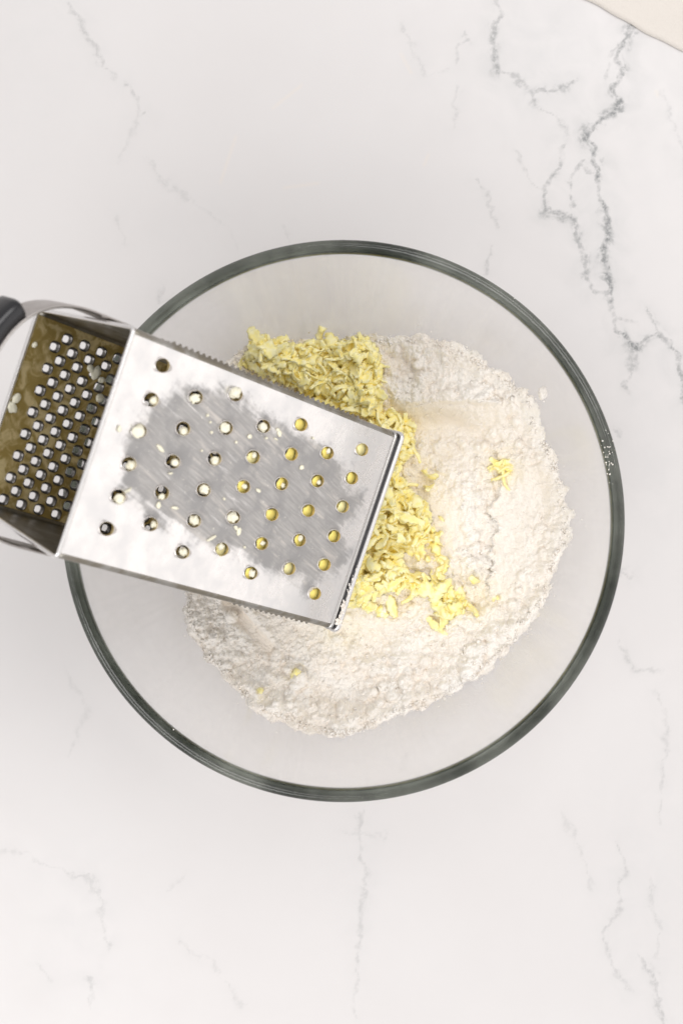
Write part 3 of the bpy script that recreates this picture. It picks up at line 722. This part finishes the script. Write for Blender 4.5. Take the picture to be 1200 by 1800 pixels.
# packed core of the three big heaps
for poly, n, hh, g in heaps[:3]:
    a = [P(p[0], p[1], .046) for p in poly]; xs = [p[0] for p in a]; ys = [p[1] for p in a]; s_ = .0007
    GX, GY = np.meshgrid(np.arange(min(xs), max(xs), s_), np.arange(min(ys), max(ys), s_))
    sdp = poly_sd(GX, GY, a)*FP/(H-.046)+(fbm(GX/.004, GY/.004, 401)-.5)*16
    fz = np.vectorize(flour_z)(GX, GY)
    bz = fz+hh*np.clip((sdp+6)/34, 0, 1)*.52-.0012+.0034*domes(GX/.0034+fbm(GX/.002, GY/.002, 5), GY/.0034, 411)*.9
    b0 = len(vv); ok = sdp > -2
    for q in zip(GX.ravel(), GY.ravel(), bz.ravel()): vv.append(q)
    jj, ii = ok.shape
    lz = np.array([(MGi @ Vector(q))[:] for q in zip(GX.ravel(), GY.ravel(), bz.ravel())]).reshape(jj, ii, 3)
    clear = ~((lz[..., 2] > -GD-.003) & (lz[..., 2] < .003) & (abs(lz[..., 0]) < GW/2+.003) & (lz[..., 1] > -.002))
    ok &= clear
    for j in range(jj-1):
        for i in range(ii-1):
            if ok[j, i] and ok[j+1, i] and ok[j, i+1] and ok[j+1, i+1]: q = b0+j*ii+i; ff.append((q, q+1, q+ii+1, q+ii))
me = mesh('butter_shavings', vv, ff, True, BUTTER)
tag(obj('butter_shavings', me), 'mass of grated butter underneath the grater and deep in the heaps', 'butter', None, 'stuff')
for (px, py, rz, s, lab) in [(520, 1183, .9, 1.0, 'flat pale butter flake lying alone on the flour below the grater'), (457, 1215, 1.4, .8, 'small pale butter flake on the lower left flour'),
                             (564, 583, 1.1, 1.1, 'thin butter curl sticking out above the upper butter heap'), (872, 1052, .4, .6, 'tiny butter flake in the flour right of the lower cluster')]:
    x, y = P(px, py, .036); z = flour_z(x, y)+.0012; x, y = P(px, py, z)
    o = obj('butter_flake', variants[[4, 9, 12, 17][int(px) % 4]][0]); o.location = (x, y, z); o.rotation_euler = (.15, .1, rz); o.scale = (s, s, s); tag(o, lab, 'butter flake')

# ------------------------------------------------------------------ butter caught on and in the grater
blobs = []
for s in range(9):
    n = 1+(fbm(IV2[:, 0]*1.6+s*3.1+9, IV2[:, 1]*1.6+IV2[:, 2]*2.3+9+s, s, 3)-.5)*1.1
    blobs.append(IV2*n[:, None])
def on_grater(name, px, py, dz, size, seed, mat, rz, lab, cat, grp):
    x, y = to_local(px, py, .001+dz)
    me = bpy.data.meshes.get(f'{name}_{seed}_{mat.name}') or mesh(f'{name}_{seed}_{mat.name}', blobs[seed], IF2, True, mat)
    o = obj(name, me); o.matrix_world = MG @ Matrix.Translation((x, y, .001+dz)) @ Matrix.Rotation(rz, 4, 'Z') @ Matrix.Diagonal((*size, 1))
    return tag(o, lab, cat, grp)
ORD = ['first', 'second', 'third', 'fourth', 'fifth', 'sixth', 'seventh', 'eighth', 'ninth']
_rows = []
for h_, l_ in sorted(zip(holes, HL), key=lambda q: -q[1][1]):
    if _rows and abs(_rows[-1][-1][1][1]-l_[1]) < .0045: _rows[-1].append((h_, l_))
    else: _rows.append([(h_, l_)])
WHERE = {}
for i_, r_ in enumerate(_rows):
    for j_, (h_, l_) in enumerate(sorted(r_, key=lambda q: -q[1][0])): WHERE[h_] = f'{ORD[j_]} hole from the top, {ORD[i_]} row from the handle'
print([len(r_) for r_ in _rows])
PL = ('whitish butter plug filling a hole on the handle half of the grater face', 'butter plug', 'whitish butter plugs in grater holes')
pale = {(244, 757): (0, 0, 1.15), (265, 702): (6, 3, .8), (343, 698): (0, 2, .95), (413, 693): (0, -3, 1.05), (226, 815): (5, 3, .85), (303, 811): (5, 2, .75), (207, 872): (3, 5, .9), (264, 921): (6, 1, .6), (340, 915): (2, 0, .9), (396, 752): (0, 0, 1.0),
        (376, 806): (2, 4, .8), (357, 861): (3, 0, .9), (409, 909): (0, 0, .95), (320, 970): (3, 0, .75), (462, 749): (0, 2, .85), (321, 753): (2, 5, .7), (284, 866): (0, 7, .6), (440, 1007): (3, 1, .7), (389, 965): (0, -4, .6)}
for i, (h, (dx, dy, s)) in enumerate(pale.items()):
    on_grater('butter_plug', h[0]+dx, h[1]+dy, .0002, (.0027*s, .0024*s, .0022*s), i % 9, BUTTER_PALE, i*1.3, 'whitish butter in the '+WHERE[h], PL[1], PL[2])
PY_ = ('deep yellow butter showing inside a hole on the open-end half of the grater face', 'butter plug', 'yellow butter in grater holes')
for i, h in enumerate([(444, 803), (511, 798), (574, 796), (617, 840), (635, 790), (427, 855), (494, 850), (557, 845), (601, 890), (477, 904), (541, 897), (586, 942), (389, 965), (459, 955), (525, 949), (569, 992), (507, 999), (552, 1043), (528, 746), (440, 1007)]):
    on_grater('butter_plug', h[0], h[1]+1, -.0013, (.0030, .0030, .0005), (i*4) % 9, BUTTER_LIT if i % 4 else BUTTER, i*1.7, 'yellow butter inside the '+WHERE[h], PY_[1], PY_[2])
for i, h in enumerate([(444, 803), (427, 855), (557, 845), (525, 949), (459, 955), (494, 850), (574, 796)]):
    on_grater('butter_speck', h[0]+3, h[1]-3+(i % 3)*3, .0001, (.0014, .0011, .0010), (i*2+1) % 9, BUTTER_PALE, i*2.1, 'pale butter speck at the '+WHERE[h], 'butter speck', 'pale butter specks on hole edges')
SC = ('small whitish butter scrap stuck to the smeared grater face between the holes', 'butter scrap', 'butter scraps on the grater face')
for i, (px, py, l, w_, a) in enumerate([(282, 788, 3.2, 1.1, 70), (300, 832, 1.6, .7, 110), (308, 893, 2.6, .9, 100), (279, 888, 2.2, 1.3, 20), (224, 863, 3.4, .8, 130), (372, 946, 4.2, .8, 130), (420, 934, 2.4, 1.3, 10), (415, 928, 1.9, .9, 60),
        (439, 767, 1.3, 1.6, 0), (415, 777, .9, .6, 0), (491, 762, 2.0, 1.3, 45), (485, 772, 1.4, .5, 80), (468, 770, .9, .8, 0), (530, 822, 1.5, 1.5, 30), (454, 862, 2.2, .9, 80), (488, 755, .9, 1.2, 0), (372, 760, .8, .6, 0), (370, 742, .7, .5, 0),
        (365, 730, .7, .9, 60), (355, 792, .7, .5, 0), (394, 877, .8, .6, 0), (210, 754, 2.0, 1.1, 20), (430, 962, .8, .6, 0), (550, 770, .9, .5, 30)]):
    on_grater('butter_scrap', px, py, -.0006, (l*.001*.8, w_*.001*.8, .0008), i % 9, BUTTER_PALE, R(a), *SC)
# butter scraps left inside on the far face
IN = ('greasy butter scrap stuck inside the grater near the small square holes', 'butter scrap', 'butter scraps inside the grater')
for i, (px, py, s) in enumerate([(170, 655, 3.4), (160, 648, 2.2), (180, 668, 2.0), (62, 606, 1.5), (22, 715, 3.0), (176, 700, 2.6), (30, 700, 2.5)]):
    x, y = to_local(px, py, zf+.0008)
    me = mesh('butter_scrap', blobs[i], IF2, True, BUTTER_PALE); o = obj('butter_scrap', me); o.matrix_world = MG @ Matrix.Translation((x, y, zf+.0006)) @ Matrix.Rotation(i, 4, 'Z') @ Matrix.Diagonal((s*.001, s*.0007, .0008, 1)); tag(o, *IN)
# flour packed on the lower corner of the grater rim
vv, ff, base = [], [], 0
for k in range(150):
    t = random.random()**1.6; q = MG @ Vector((-GW/2+.003+t*.03, random.gauss(.0008, .0009), random.uniform(.0006, .0014))); s = random.uniform(.0002, .0009)*(1-.6*t)
    vv.append(IV*s*rng.uniform(.6, 1.4, 3)*(1+(h2(np.arange(len(IV)), np.full(len(IV), k), 5)-.5)*.5)[:, None]+np.array(q)); ff.append(IF+base); base += len(IV)
me = mesh('flour_crumbs', np.concatenate(vv), np.concatenate(ff), True, FLOUR)
tag(obj('flour_crumbs', me), 'white flour crumbs stuck to the lower corner of the grater rim', 'flour crumbs', None, 'stuff')
print('objects', len(bpy.data.objects), 'tris', sum(len(m.polygons) for m in bpy.data.meshes))
